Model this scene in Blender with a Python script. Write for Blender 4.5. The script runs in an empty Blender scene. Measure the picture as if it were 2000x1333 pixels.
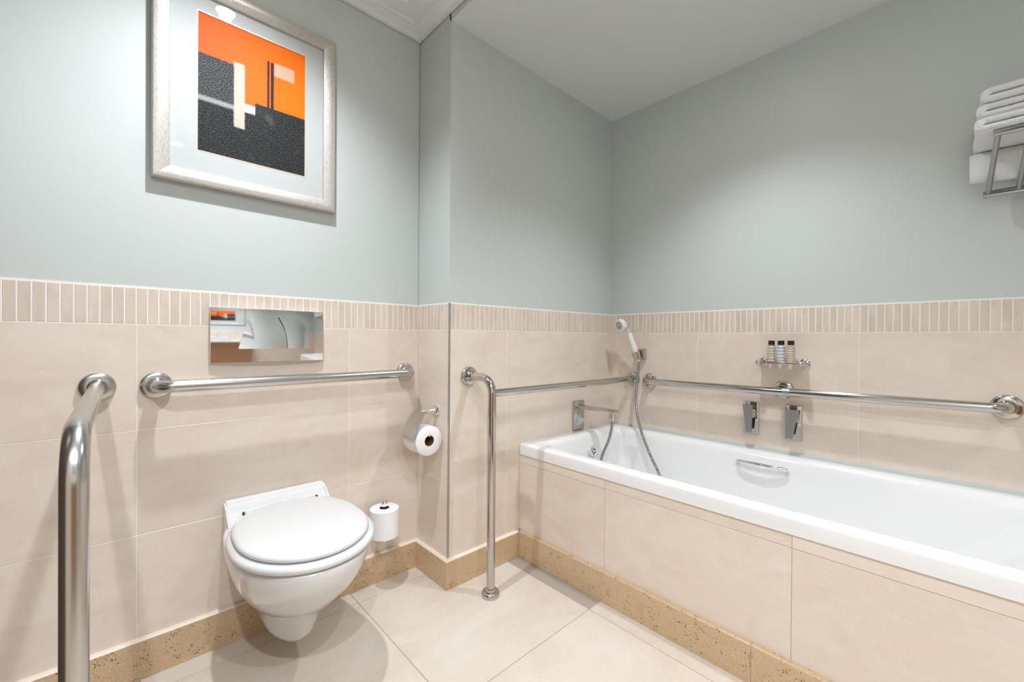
import bpy, bmesh, math, random
from mathutils import Vector, Matrix
random.seed(7)
PI = math.pi
scene = bpy.context.scene
COL = scene.collection

# ------------------------------------------------------------------ camera
CAM = Vector((-0.9371, -1.6009, 0.9809)); YAW, PITCH, ROLL, FPX = 0.7501, -0.0056, -0.0074, 818.49
def make_camera():
    cd = bpy.data.cameras.new('camera'); co = bpy.data.objects.new('camera', cd); COL.objects.link(co)
    Rv = Vector((math.cos(YAW), -math.sin(YAW), 0)); F0 = Vector((math.sin(YAW), math.cos(YAW), 0)); Z = Vector((0, 0, 1))
    Fv = F0*math.cos(PITCH) + Z*math.sin(PITCH); Uv = -F0*math.sin(PITCH) + Z*math.cos(PITCH)
    Rr = Rv*math.cos(ROLL) - Uv*math.sin(ROLL); Ur = Rv*math.sin(ROLL) + Uv*math.cos(ROLL)
    m = Matrix((Rr, Ur, -Fv)).transposed().to_4x4(); m.translation = CAM
    co.matrix_world = m
    cd.sensor_width = 36; cd.sensor_fit = 'HORIZONTAL'; cd.lens = FPX/2000*36; cd.clip_start = 0.02
    scene.camera = co
make_camera()

# ------------------------------------------------------------------ world, exposure, lamp settings
w = bpy.data.worlds.new('world'); scene.world = w; w.use_nodes = True
w.node_tree.nodes['Background'].inputs[0].default_value = (1, 1, 1, 1)
w.node_tree.nodes['Background'].inputs[1].default_value = 0.05
vs = scene.view_settings
vs.view_transform = 'Standard'; vs.look = 'None'; vs.gamma = 1; vs.use_curve_mapping = False
vs.exposure = 0.74
LAMP_COL = (1.0, 1.055, 1.14)
# (x, y, ceiling z, watts, cone degrees, blend, gimbal direction)
LAMPS = [(-0.63, -0.475, 2.30, 47, 134, 1.0, (-0.16, 0.0, -1)), (0.50, -1.05, 2.222, 26, 114, 0.85, (0, 0, -1)), (-0.66, -2.10, 2.30, 48, 132, 1.0, (0, 0, -1)),
         (-1.15, -1.95, 2.30, 52, 136, 1.0, (-0.1, 0.25, -1)), (0.50, -2.25, 2.222, 8, 114, 0.85, (0, 0, -1))]

# ------------------------------------------------------------------ measures
W = 1.1032          # right wall plane
J = 0.2339          # depth of the jog
ZC, ZM, ZCEIL = 2.222, 2.2483, 2.30
ZBT, ZBB, J2, J3, BBH, SK = 1.1183, 1.0149, 0.7119, 0.4108, 0.1151, 0.0163
XL, YF = -1.45, -2.75   # left and front walls
TXF, TZ, TZB, TYE = 0.3899, 0.508, 0.457, -1.93

# ------------------------------------------------------------------ material helpers
def mat(name):
    m = bpy.data.materials.new(name); m.use_nodes = True
    return m, m.node_tree.nodes, m.node_tree.links, m.node_tree.nodes['Principled BSDF']
def simple(name, col, rough=0.5, metal=0.0, coat=0.0, spec=None, bump=None, aniso=None):
    m, N, L, b = mat(name)
    b.inputs['Base Color'].default_value = (*col, 1); b.inputs['Roughness'].default_value = rough
    b.inputs['Metallic'].default_value = metal; b.inputs['Coat Weight'].default_value = coat
    b.inputs['Coat Roughness'].default_value = 0.05
    if spec is not None: b.inputs['Specular IOR Level'].default_value = spec
    if bump:
        sc, st, dist = bump
        n = N.new('ShaderNodeTexNoise'); n.inputs['Scale'].default_value = sc; n.inputs['Detail'].default_value = 3
        tc = N.new('ShaderNodeTexCoord'); L.new(tc.outputs['Object'], n.inputs['Vector'])
        bp = N.new('ShaderNodeBump'); bp.inputs['Strength'].default_value = st; bp.inputs['Distance'].default_value = dist
        L.new(n.outputs['Fac'], bp.inputs['Height']); L.new(bp.outputs['Normal'], b.inputs['Normal'])
    return m
def ramp(N, stops):
    r = N.new('ShaderNodeValToRGB'); e = r.color_ramp.elements
    while len(e) < len(stops): e.new(0.5)
    for i, (p, c) in enumerate(stops): e[i].position = p; e[i].color = (*c, 1)
    return r
def tile_mat(name, c0, c1, c2, rough, stretch=(3.6, 7, 7), amp=0.10, bump=0.15):
    """stone-look porcelain: streaky veins, a little different on every tile"""
    m, N, L, b = mat(name)
    tc = N.new('ShaderNodeTexCoord'); oi = N.new('ShaderNodeObjectInfo')
    mul = N.new('ShaderNodeVectorMath'); mul.operation = 'SCALE'; mul.inputs[3].default_value = 37.0
    comb = N.new('ShaderNodeCombineXYZ')
    for k in range(3): L.new(oi.outputs['Random'], comb.inputs[k])
    L.new(comb.outputs[0], mul.inputs[0])
    add = N.new('ShaderNodeVectorMath'); add.operation = 'ADD'
    mp = N.new('ShaderNodeMapping'); mp.inputs['Scale'].default_value = stretch; mp.inputs['Rotation'].default_value = (0.15, 0.2, 0.15)
    L.new(tc.outputs['Object'], mp.inputs[0]); L.new(mp.outputs[0], add.inputs[0]); L.new(mul.outputs[0], add.inputs[1])
    n1 = N.new('ShaderNodeTexNoise'); n1.inputs['Scale'].default_value = 1.6; n1.inputs['Detail'].default_value = 8; n1.inputs['Roughness'].default_value = 0.62; n1.inputs['Distortion'].default_value = 0.8
    L.new(add.outputs[0], n1.inputs['Vector'])
    r = ramp(N, [(0.30, c0), (0.50, c1), (0.72, c2)]); L.new(n1.outputs['Fac'], r.inputs[0])
    n2 = N.new('ShaderNodeTexNoise'); n2.inputs['Scale'].default_value = 9; n2.inputs['Detail'].default_value = 5; n2.inputs['Distortion'].default_value = 2.2
    L.new(add.outputs[0], n2.inputs['Vector'])
    r2 = ramp(N, [(0.57, (0, 0, 0)), (0.70, (1, 1, 1))]); L.new(n2.outputs['Fac'], r2.inputs[0])
    mx = N.new('ShaderNodeMix'); mx.data_type = 'RGBA'; mx.blend_type = 'MIX'
    sc = N.new('ShaderNodeMath'); sc.operation = 'MULTIPLY'; sc.inputs[1].default_value = 0.35; L.new(r2.outputs[0], sc.inputs[0])
    L.new(sc.outputs[0], mx.inputs[0]); L.new(r.outputs[0], mx.inputs[6]); mx.inputs[7].default_value = (min(1, c2[0]*1.05), min(1, c2[1]*1.05), min(1, c2[2]*1.06), 1)
    # tile to tile shade
    rr = N.new('ShaderNodeMapRange'); rr.inputs[3].default_value = 1-amp/2; rr.inputs[4].default_value = 1+amp/2; L.new(oi.outputs['Random'], rr.inputs[0])
    hs = N.new('ShaderNodeHueSaturation'); L.new(rr.outputs[0], hs.inputs['Value']); L.new(mx.outputs[2], hs.inputs['Color'])
    L.new(hs.outputs[0], b.inputs['Base Color'])
    b.inputs['Roughness'].default_value = rough
    bp = N.new('ShaderNodeBump'); bp.inputs['Strength'].default_value = bump; bp.inputs['Distance'].default_value = 0.002
    L.new(n1.outputs['Fac'], bp.inputs['Height']); L.new(bp.outputs[0], b.inputs['Normal'])
    return m
M = {}
M['tile'] = tile_mat('beige_wall_tile', (0.74, 0.62, 0.51), (0.775, 0.67, 0.57), (0.805, 0.72, 0.635), 0.25, amp=0.05, bump=0.06)
M['panel_tile'] = M['tile']
M['mosaic'] = tile_mat('beige_mosaic', (0.635, 0.53, 0.435), (0.69, 0.59, 0.495), (0.745, 0.66, 0.575), 0.32, stretch=(14, 6, 5), amp=0.10)
M['floor_tile'] = tile_mat('cream_floor_tile', (0.59, 0.495, 0.40), (0.63, 0.555, 0.47), (0.66, 0.605, 0.545), 0.24, stretch=(2, 3.2, 3.2), amp=0.03, bump=0.06)
M['grout'] = simple('pale_grout', (0.90, 0.86, 0.81), 0.9)
M['panel_grout'] = simple('tan_panel_grout', (0.52, 0.37, 0.23), 0.9)
M['floor_grout'] = simple('grey_floor_grout', (0.36, 0.31, 0.26), 0.9)
M['paint'] = simple('grey_green_wall_paint', (0.582, 0.622, 0.60), 0.40, bump=(180, 0.05, 0.001))
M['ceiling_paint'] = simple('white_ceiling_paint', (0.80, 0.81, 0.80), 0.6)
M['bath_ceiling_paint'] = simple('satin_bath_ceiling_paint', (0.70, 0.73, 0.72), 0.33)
def stone_mat():
    m, N, L, b = mat('speckled_tan_stone')
    tc = N.new('ShaderNodeTexCoord')
    v = N.new('ShaderNodeTexVoronoi'); v.inputs['Scale'].default_value = 150; L.new(tc.outputs['Object'], v.inputs['Vector'])
    r = ramp(N, [(0.20, (1, 1, 1)), (0.34, (0, 0, 0))]); L.new(v.outputs['Distance'], r.inputs[0])
    n = N.new('ShaderNodeTexNoise'); n.inputs['Scale'].default_value = 42; n.inputs['Detail'].default_value = 2; L.new(tc.outputs['Object'], n.inputs['Vector'])
    r3 = ramp(N, [(0.53, (0, 0, 0)), (0.60, (1, 1, 1))]); L.new(n.outputs['Fac'], r3.inputs[0])
    mu = N.new('ShaderNodeMath'); mu.operation = 'MULTIPLY'; L.new(r.outputs[0], mu.inputs[0]); L.new(r3.outputs[0], mu.inputs[1])
    n2 = N.new('ShaderNodeTexNoise'); n2.inputs['Scale'].default_value = 260; n2.inputs['Detail'].default_value = 2; L.new(tc.outputs['Object'], n2.inputs['Vector'])
    r2 = ramp(N, [(0.3, (0.53, 0.375, 0.22)), (0.7, (0.68, 0.50, 0.315))]); L.new(n2.outputs['Fac'], r2.inputs[0])
    mx = N.new('ShaderNodeMix'); mx.data_type = 'RGBA'; L.new(mu.outputs[0], mx.inputs[0]); L.new(r2.outputs[0], mx.inputs[6]); mx.inputs[7].default_value = (0.10, 0.055, 0.025, 1)
    L.new(mx.outputs[2], b.inputs['Base Color']); b.inputs['Roughness'].default_value = 0.22
    return m
M['stone'] = stone_mat()
M['stone_edge'] = simple('pale_bevel_edge', (0.80, 0.70, 0.58), 0.4)
M['chrome'] = simple('chrome', (0.82, 0.82, 0.82), 0.05, 1)
M['fitting'] = simple('grey_chrome_fitting', (0.56, 0.55, 0.535), 0.09, 1)
M['lever'] = simple('satin_chrome_lever', (0.36, 0.345, 0.33), 0.22, 1)
M['steel'] = simple('polished_stainless_steel', (0.56, 0.54, 0.51), 0.12, 1)
M['brushed'] = simple('brushed_stainless_steel', (0.54, 0.535, 0.515), 0.24, 1, bump=(400, 0.05, 0.0005))
M['trim_steel'] = simple('satin_steel_trim', (0.50, 0.51, 0.50), 0.35, 1)
M['ceramic'] = simple('white_ceramic', (0.72, 0.715, 0.70), 0.12, 0, coat=0.6)
M['seat_plastic'] = simple('white_seat_plastic', (0.68, 0.677, 0.665), 0.2, 0, coat=0.2)
M['acrylic'] = simple('white_bath_acrylic', (0.86, 0.86, 0.845), 0.16, 0, coat=0.4)
M['white_plastic'] = simple('white_plastic', (0.82, 0.80, 0.76), 0.3)
M['paper'] = simple('white_tissue_paper', (0.88, 0.88, 0.87), 0.95, bump=(300, 0.2, 0.001))
M['card'] = simple('brown_card_tube', (0.16, 0.075, 0.035), 0.9)
M['towel'] = simple('white_terry_towel', (0.87, 0.875, 0.87), 1.0, bump=(420, 0.9, 0.004))
M['black'] = simple('black_plastic', (0.012, 0.012, 0.013), 0.3)
M['dark'] = simple('dark_gap_shade', (0.05, 0.05, 0.05), 0.6)  # dark colour standing in for shade in overflow holes, hinge and key gaps
M['silicone'] = simple('grey_sealant', (0.50, 0.53, 0.51), 0.45)
M['vanity_white'] = simple('white_vanity_top', (0.85, 0.85, 0.84), 0.15, coat=0.4)
M['wood'] = simple('brown_wood_veneer', (0.33, 0.18, 0.09), 0.4)
def glass_mat():
    m, N, L, b = mat('picture_glass'); N.remove(b)
    out = N['Material Output']; tr = N.new('ShaderNodeBsdfTransparent'); gl = N.new('ShaderNodeBsdfGlossy'); gl.inputs['Roughness'].default_value = 0.02
    lw = N.new('ShaderNodeLayerWeight'); lw.inputs[0].default_value = 0.5; pw = N.new('ShaderNodeMath'); pw.operation = 'POWER'; pw.inputs[1].default_value = 4.0; L.new(lw.outputs['Facing'], pw.inputs[0])
    fr = N.new('ShaderNodeMapRange'); fr.inputs[3].default_value = 0.010; fr.inputs[4].default_value = 0.6; L.new(pw.outputs[0], fr.inputs[0]); mx = N.new('ShaderNodeMixShader')
    L.new(fr.outputs[0], mx.inputs[0]); L.new(tr.outputs[0], mx.inputs[1]); L.new(gl.outputs[0], mx.inputs[2]); L.new(mx.outputs[0], out.inputs[0])
    return m
M['glass'] = glass_mat()
def frame_mat():
    m, N, L, b = mat('champagne_silver_frame')
    tc = N.new('ShaderNodeTexCoord'); mp = N.new('ShaderNodeMapping'); mp.inputs['Scale'].default_value = (1, 1, 0.35); L.new(tc.outputs['Object'], mp.inputs[0])
    n = N.new('ShaderNodeTexNoise'); n.inputs['Scale'].default_value = 240; n.inputs['Detail'].default_value = 6; n.inputs['Roughness'].default_value = 0.7; L.new(mp.outputs[0], n.inputs[0])
    r = ramp(N, [(0.25, (0.30, 0.265, 0.22)), (0.46, (0.50, 0.47, 0.425)), (0.7, (0.58, 0.56, 0.52))]); L.new(n.outputs['Fac'], r.inputs[0])
    L.new(r.outputs[0], b.inputs['Base Color']); b.inputs['Metallic'].default_value = 0.35; b.inputs['Roughness'].default_value = 0.42
    return m
M['frame'] = frame_mat()
M['mat_board'] = simple('pale_mat_board', (0.54, 0.56, 0.553), 0.9)
M['gilt'] = simple('gilt_fillet', (0.80, 0.66, 0.48), 0.35, 0.4)
def lamp_mat():
    m, N, L, b = mat('lit_lamp_lens')
    b.inputs['Emission Color'].default_value = (1, 0.93, 0.82, 1); b.inputs['Emission Strength'].default_value = 40
    return m
M['lamp'] = lamp_mat()
M['lamp_ring'] = simple('white_lamp_ring', (0.8, 0.8, 0.79), 0.35)

def art_mat(name, flip=False):
    """abstract print: orange sky over charcoal blocks, with pale bars"""
    m, N, L, b = mat(name)
    tc = N.new('ShaderNodeTexCoord'); nz = N.new('ShaderNodeTexNoise'); nz.inputs['Scale'].default_value = 60; nz.inputs['Detail'].default_value = 3
    L.new(tc.outputs['UV'], nz.inputs['Vector'])
    sub = N.new('ShaderNodeVectorMath'); sub.operation = 'SUBTRACT'; sub.inputs[1].default_value = (0.5, 0.5, 0.5); L.new(nz.outputs['Color'], sub.inputs[0])
    scl = N.new('ShaderNodeVectorMath'); scl.operation = 'SCALE'; scl.inputs[3].default_value = 0.014; L.new(sub.outputs[0], scl.inputs[0])
    ad = N.new('ShaderNodeVectorMath'); ad.operation = 'ADD'; L.new(tc.outputs['UV'], ad.inputs[0]); L.new(scl.outputs[0], ad.inputs[1])
    sp = N.new('ShaderNodeSeparateXYZ'); L.new(ad.outputs[0], sp.inputs[0])
    def edge(sock, a, soft, up):
        mr = N.new('ShaderNodeMapRange'); mr.interpolation_type = 'SMOOTHSTEP'
        mr.inputs[1].default_value = a-soft; mr.inputs[2].default_value = a+soft
        mr.inputs[3].default_value, mr.inputs[4].default_value = (0, 1) if up else (1, 0)
        L.new(sock, mr.inputs[0]); return mr.outputs[0]
    def mul(a, c):
        k = N.new('ShaderNodeMath'); k.operation = 'MULTIPLY'; L.new(a, k.inputs[0])
        if isinstance(c, float): k.inputs[1].default_value = c
        else: L.new(c, k.inputs[1])
        return k.outputs[0]
    def rect(u0, u1, v0, v1, s=0.004, op=1.0):     # v measured from the top
        U, V = sp.outputs[0], sp.outputs[1]
        a = mul(edge(U, u0, s, True), edge(U, u1, s, False)); c = mul(edge(V, 1-v1, s, True), edge(V, 1-v0, s, False))
        r = mul(a, c)
        return mul(r, op) if op < 1 else r
    # background orange, redder to the top left
    g = N.new('ShaderNodeTexNoise'); g.inputs['Scale'].default_value = 5; L.new(tc.outputs['UV'], g.inputs[0])
    bg = ramp(N, [(0.0, (0.90, 0.115, 0.025)), (1.0, (0.95, 0.19, 0.0))]); L.new(sp.outputs[0], bg.inputs[0])
    cur = bg.outputs[0]
    speck = N.new('ShaderNodeTexNoise'); speck.inputs['Scale'].default_value = 130; speck.inputs['Detail'].default_value = 2; L.new(tc.outputs['UV'], speck.inputs[0])
    dk = ramp(N, [(0.42, (0.006, 0.007, 0.008)), (0.56, (0.022, 0.024, 0.024)), (0.72, (0.20, 0.20, 0.195))]); L.new(speck.outputs['Fac'], dk.inputs[0])
    dk2 = ramp(N, [(0.40, (0.014, 0.016, 0.018)), (0.54, (0.045, 0.05, 0.053)), (0.70, (0.30, 0.30, 0.29))]); L.new(speck.outputs['Fac'], dk2.inputs[0])
    def over(cur, mask, col):
        mx = N.new('ShaderNodeMix'); mx.data_type = 'RGBA'; L.new(mask, mx.inputs[0]); L.new(cur, mx.inputs[6])
        if isinstance(col, tuple): mx.inputs[7].default_value = (*col, 1)
        else: L.new(col, mx.inputs[7])
        return mx.outputs[2]
    cur = over(cur, rect(-1, 0.33, 0.292, 0.62), dk2.outputs[0])
    cur = over(cur, rect(-1, 0.52, 0.60, 2), dk.outputs[0])
    cur = over(cur, rect(0.50, 2, 0.525, 2), dk.outputs[0])
    cur = over(cur, rect(-1, 0.33, 0.595, 0.628, 0.012, 0.75), (0.42, 0.43, 0.42))
    cur = over(cur, rect(0.39, 0.50, 0.555, 0.618, 0.006, 0.95), (0.60, 0.59, 0.60))
    cur = over(cur, rect(0.31, 0.405, 0.268, 0.752, 0.008, 0.95), (0.55, 0.50, 0.42))
    cur = over(cur, rect(0.612, 0.634, 0.165, 0.54), (0.05, 0.022, 0.03))
    cur = over(cur, rect(0.646, 0.676, 0.165, 0.54), (0.04, 0.02, 0.026))
    cur = over(cur, rect(0.682, 0.88, 0.16, 0.262, 0.010, 0.9), (0.92, 0.46, 0.33))
    # cloudy grey wisps in the dark half
    wz = N.new('ShaderNodeTexNoise'); wz.inputs['Scale'].default_value = 3.6; wz.inputs['Detail'].default_value = 4; L.new(tc.outputs['UV'], wz.inputs[0])
    wr = ramp(N, [(0.58, (0, 0, 0)), (0.82, (1, 1, 1))]); L.new(wz.outputs['Fac'], wr.inputs[0])
    cur = over(cur, mul(wr.outputs[0], rect(0.45, 2, 0.60, 2, 0.08, 0.55)), (0.30, 0.31, 0.30))
    L.new(cur, b.inputs['Base Color']); b.inputs['Roughness'].default_value = 0.6; b.inputs['Specular IOR Level'].default_value = 0.12
    return m
M['art'] = art_mat('abstract_orange_print')
def bottle_mat(name, col, lines):
    m, N, L, b = mat(name)
    b.inputs['Roughness'].default_value = 0.15; b.inputs['Coat Weight'].default_value = 0.4
    tc = N.new('ShaderNodeTexCoord'); mp = N.new('ShaderNodeMapping'); mp.inputs['Scale'].default_value = (1, 1, 1); L.new(tc.outputs['Object'], mp.inputs[0])
    wv = N.new('ShaderNodeTexWave'); wv.bands_direction = 'Z'; wv.inputs['Scale'].default_value = lines; wv.inputs['Distortion'].default_value = 2.5; wv.inputs['Detail'].default_value = 3; wv.inputs['Detail Scale'].default_value = 6
    L.new(mp.outputs[0], wv.inputs[0])
    r = ramp(N, [(0.10, (col[0]*0.42, col[1]*0.40, col[2]*0.38)), (0.32, col), (1.0, col)]); L.new(wv.outputs['Fac'], r.inputs[0]); L.new(r.outputs[0], b.inputs['Base Color'])
    return m
M['bottle_a'] = bottle_mat('clear_bottle_with_print', (0.60, 0.52, 0.41), 28)
M['bottle_b'] = bottle_mat('cloudy_white_bottle', (0.60, 0.62, 0.61), 24)
M['bottle_c'] = bottle_mat('honey_clear_bottle', (0.62, 0.53, 0.39), 32)

# ------------------------------------------------------------------ object helpers
def link(name, me, material=None, parent=None, loc=None, rot=None):
    o = bpy.data.objects.new(name, me); COL.objects.link(o)
    if material is not None and me is not None and len(me.materials) == 0: me.materials.append(material)
    if parent: o.parent = parent
    if loc is not None: o.location = loc
    if rot is not None: o.rotation_euler = rot
    return o
def mesh(name, bm, smooth=True, angle=40):
    bmesh.ops.recalc_face_normals(bm, faces=bm.faces)
    me = bpy.data.meshes.new(name); bm.to_mesh(me); bm.free()
    if smooth:
        me.shade_smooth() if hasattr(me, 'shade_smooth') else None
        me.set_sharp_from_angle(angle=math.radians(angle))
    return me
def tag(o, label, cat, group=None, kind=None):
    o['label'] = label; o['category'] = cat
    if group: o['group'] = group
    if kind: o['kind'] = kind
    return o
def thing(name, label, cat, loc=(0, 0, 0), group=None):
    return tag(link(name, None, loc=loc), label, cat, group)
def part(name, bm, m, parent=None, smooth=True, angle=40):
    """bm is in world coordinates; parents sit unrotated, so only their locations are taken off"""
    off = Vector((0, 0, 0)); p = parent
    while p is not None: off += Vector(p.location); p = p.parent
    bmesh.ops.translate(bm, verts=bm.verts, vec=-off)
    # keep the origin of each part at the middle of its own mesh
    c = sum((v.co for v in bm.verts), Vector()) / max(1, len(bm.verts))
    bmesh.ops.translate(bm, verts=bm.verts, vec=-c)
    return link(name, mesh(name, bm, smooth, angle), m, parent, loc=c)
def box(bm, x0, x1, y0, y1, z0, z1, bev=0, seg=2, mi=0):
    r = bmesh.ops.create_cube(bm, size=1)
    vs_ = r['verts']
    for v in vs_:
        v.co = Vector(((x0+x1)/2+v.co.x*(x1-x0), (y0+y1)/2+v.co.y*(y1-y0), (z0+z1)/2+v.co.z*(z1-z0)))
    fs = {f for v in vs_ for f in v.link_faces}
    for f in fs: f.material_index = mi
    if bev:
        es = {e for v in vs_ for e in v.link_edges}
        bmesh.ops.bevel(bm, geom=list(es), offset=bev, segments=seg, affect='EDGES', profile=0.5, clamp_overlap=True)
    return vs_
def frame_of(d):
    d = Vector(d).normalized(); a = Vector((0, 0, 1)) if abs(d.z) < 0.9 else Vector((1, 0, 0))
    u = d.cross(a).normalized(); return u, d.cross(u).normalized()
def lathe(bm, p, d, prof, n=32):
    """prof: list of (distance along d, radius)"""
    p = Vector(p); d = Vector(d).normalized(); u, v = frame_of(d); rings = []
    for t, r in prof:
        if r < 1e-6: rings.append([bm.verts.new(p+d*t)])
        else: rings.append([bm.verts.new(p+d*t+(u*math.cos(2*PI*k/n)+v*math.sin(2*PI*k/n))*r) for k in range(n)])
    for A, B in zip(rings, rings[1:]):
        for k in range(n):
            k2 = (k+1) % n
            if len(A) == 1 and len(B) == 1: continue
            if len(A) == 1: bm.faces.new((A[0], B[k], B[k2]))
            elif len(B) == 1: bm.faces.new((A[k], B[0], A[k2]))
            else: bm.faces.new((A[k], B[k], B[k2], A[k2]))
def fillet(pts, r, n=10):
    pts = [Vector(p) for p in pts]; out = [pts[0]]
    for a, b, c in zip(pts, pts[1:], pts[2:]):
        d1 = (a-b).normalized(); d2 = (c-b).normalized(); ang = d1.angle(d2); t = r/math.tan(ang/2)
        p1 = b+d1*t; p2 = b+d2*t; bis = (d1+d2).normalized(); cen = b+bis*(r/math.sin(ang/2))
        v1 = p1-cen; v2 = p2-cen; tot = v1.angle(v2)
        for k in range(n+1):
            s = k/n; out.append(cen+(v1*math.sin((1-s)*tot)+v2*math.sin(s*tot))/math.sin(tot))
    out.append(pts[-1]); return out
def sweep(bm, pts, rad, n=20, caps=True):
    pts = [Vector(p) for p in pts]; rings = []; u = None
    for i, p in enumerate(pts):
        d = (pts[min(i+1, len(pts)-1)]-pts[max(i-1, 0)]).normalized()
        if u is None: u, v = frame_of(d)
        else:
            u = (u-d*u.dot(d)).normalized(); v = d.cross(u)
        r = rad(i) if callable(rad) else rad
        rings.append([bm.verts.new(p+(u*math.cos(2*PI*k/n)+v*math.sin(2*PI*k/n))*r) for k in range(n)])
    for A, B in zip(rings, rings[1:]):
        for k in range(n): bm.faces.new((A[k], B[k], B[(k+1) % n], A[(k+1) % n]))
    if caps: bm.faces.new(rings[0]); bm.faces.new(rings[-1])
def loft(bm, loops, cap0=True, cap1=True):
    rings = [[bm.verts.new(p) for p in lp] for lp in loops]; n = len(rings[0])
    for A, B in zip(rings, rings[1:]):
        for k in range(n): bm.faces.new((A[k], B[k], B[(k+1) % n], A[(k+1) % n]))
    if cap0: bm.faces.new(rings[0])
    if cap1: bm.faces.new(rings[-1])
def rrect(x0, x1, y0, y1, r, z, n=8):
    out = []
    for cx, cy, a0 in ((x1-r, y1-r, 0), (x0+r, y1-r, PI/2), (x0+r, y0+r, PI), (x1-r, y0+r, 3*PI/2)):
        for k in range(n+1):
            a = a0+k/n*PI/2; out.append(Vector((cx+r*math.cos(a), cy+r*math.sin(a), z)))
    return out
def extrude_poly(bm, pts, vec, mi=0):
    vec = Vector(vec); A = [bm.verts.new(Vector(p)) for p in pts]; B = [bm.verts.new(Vector(p)+vec) for p in pts]; n = len(A)
    fs = [bm.faces.new(A), bm.faces.new(B)]
    for k in range(n): fs.append(bm.faces.new((A[k], A[(k+1) % n], B[(k+1) % n], B[k])))
    for f in fs: f.material_index = mi
    return A+B
def spline(pts, n):
    pts = [Vector(p) for p in pts]; P = [pts[0]*2-pts[1]]+pts+[pts[-1]*2-pts[-2]]; out = []
    for i in range(1, len(P)-2):
        a, b, c, d = P[i-1:i+3]
        for k in range(n):
            t = k/n; out.append(0.5*((2*b)+(c-a)*t+(2*a-5*b+4*c-d)*t*t+(3*b-a-3*c+d)*t**3))
    out.append(pts[-1]); return out

# ------------------------------------------------------------------ the room shell
def structure(name, bm, mats, label, cat):
    me = mesh(name, bm, False)
    for m_ in mats: me.materials.append(m_)
    return tag(link(name, me), label, cat, kind='structure')
G = 0.0008            # how far grout lies behind the tile faces
PB = 0.002            # how far paint lies behind the tile faces
def wall(name, label, fn, z1):
    """fn(bm, depth, z0, z1, material index) adds the slab whose face lies `depth` behind the tile plane"""
    bm = bmesh.new(); fn(bm, G, -0.02, ZBT+0.004, 0); fn(bm, PB, ZBT+0.004, z1, 1)
    return structure(name, bm, [M['grout'], M['paint']], label, 'wall')
TOP = 2.40
wall_back = wall('wall_back', 'grey-green wall with beige tiled dado behind the toilet', lambda b, d, a, c, m: box(b, XL-0.1, 0.0, d, 0.12, a, c, mi=m), TOP)
wall_jog = wall('wall_jog', 'narrow side wall of the projecting corner beside the toilet', lambda b, d, a, c, m: box(b, d, 0.06, -J+d, 0.12, a, c, mi=m), TOP)
wall_end = wall('wall_end', 'wall at the tap end of the bathtub', lambda b, d, a, c, m: box(b, 0.06, W+0.12, -J+d, 0.12, a, c, mi=m), TOP)
wall_right = wall('wall_right', 'long grey-green wall above the bathtub', lambda b, d, a, c, m: box(b, W+d, W+0.12, YF-0.1, -J+d, a, c, mi=m), TOP)
wall_left = wall('wall_left', 'side wall left of the camera', lambda b, d, a, c, m: box(b, XL-0.1, XL-d, YF-0.1, 0.0, a, c, mi=m), TOP)
wall_front = wall('wall_front', 'wall behind the camera with the washbasin', lambda b, d, a, c, m: box(b, XL-0.1, W+0.12, YF-0.12, YF-d, a, c, mi=m), TOP)
bm = bmesh.new(); box(bm, XL-0.1, W+0.12, YF-0.1, 0.12, -0.12, -0.0012)
floor = structure('floor', bm, [M['floor_grout']], 'cream tiled bathroom floor with thin grey joints', 'floor')
bm = bmesh.new(); box(bm, XL-0.1, 0.02, YF-0.1, 0.05, ZCEIL, TOP)
structure('ceiling', bm, [M['ceiling_paint']], 'white main ceiling over the toilet', 'ceiling')
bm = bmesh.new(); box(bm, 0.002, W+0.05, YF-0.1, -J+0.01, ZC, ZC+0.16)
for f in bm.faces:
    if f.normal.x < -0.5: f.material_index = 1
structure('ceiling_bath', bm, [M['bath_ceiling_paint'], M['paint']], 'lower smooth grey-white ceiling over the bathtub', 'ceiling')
# moulded cornice around the main ceiling
prof = [(0, ZM), (0.014, ZM), (0.016, ZM+0.006), (0.024, ZM+0.012), (0.052, ZM+0.020), (0.060, ZM+0.020), (0.063, ZM+0.028), (0.125, ZM+0.033), (0.128, ZM+0.039), (0.138, ZM+0.042), (0.150, ZM+0.042), (0.155, ZCEIL+0.001), (0, ZCEIL+0.001)]
bm = bmesh.new()
rings = [[bm.verts.new(p) for p in ((XL+d, YF+d, z), (-d, YF+d, z), (-d, -d, z), (XL+d, -d, z))] for d, z in prof]
for A, B in zip(rings, rings[1:]):
    for k in range(4): bm.faces.new((A[k], A[(k+1) % 4], B[(k+1) % 4], B[k]))
structure('trim_1', bm, [M['ceiling_paint']], 'white moulded plaster cornice around the main ceiling', 'cornice')

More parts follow.
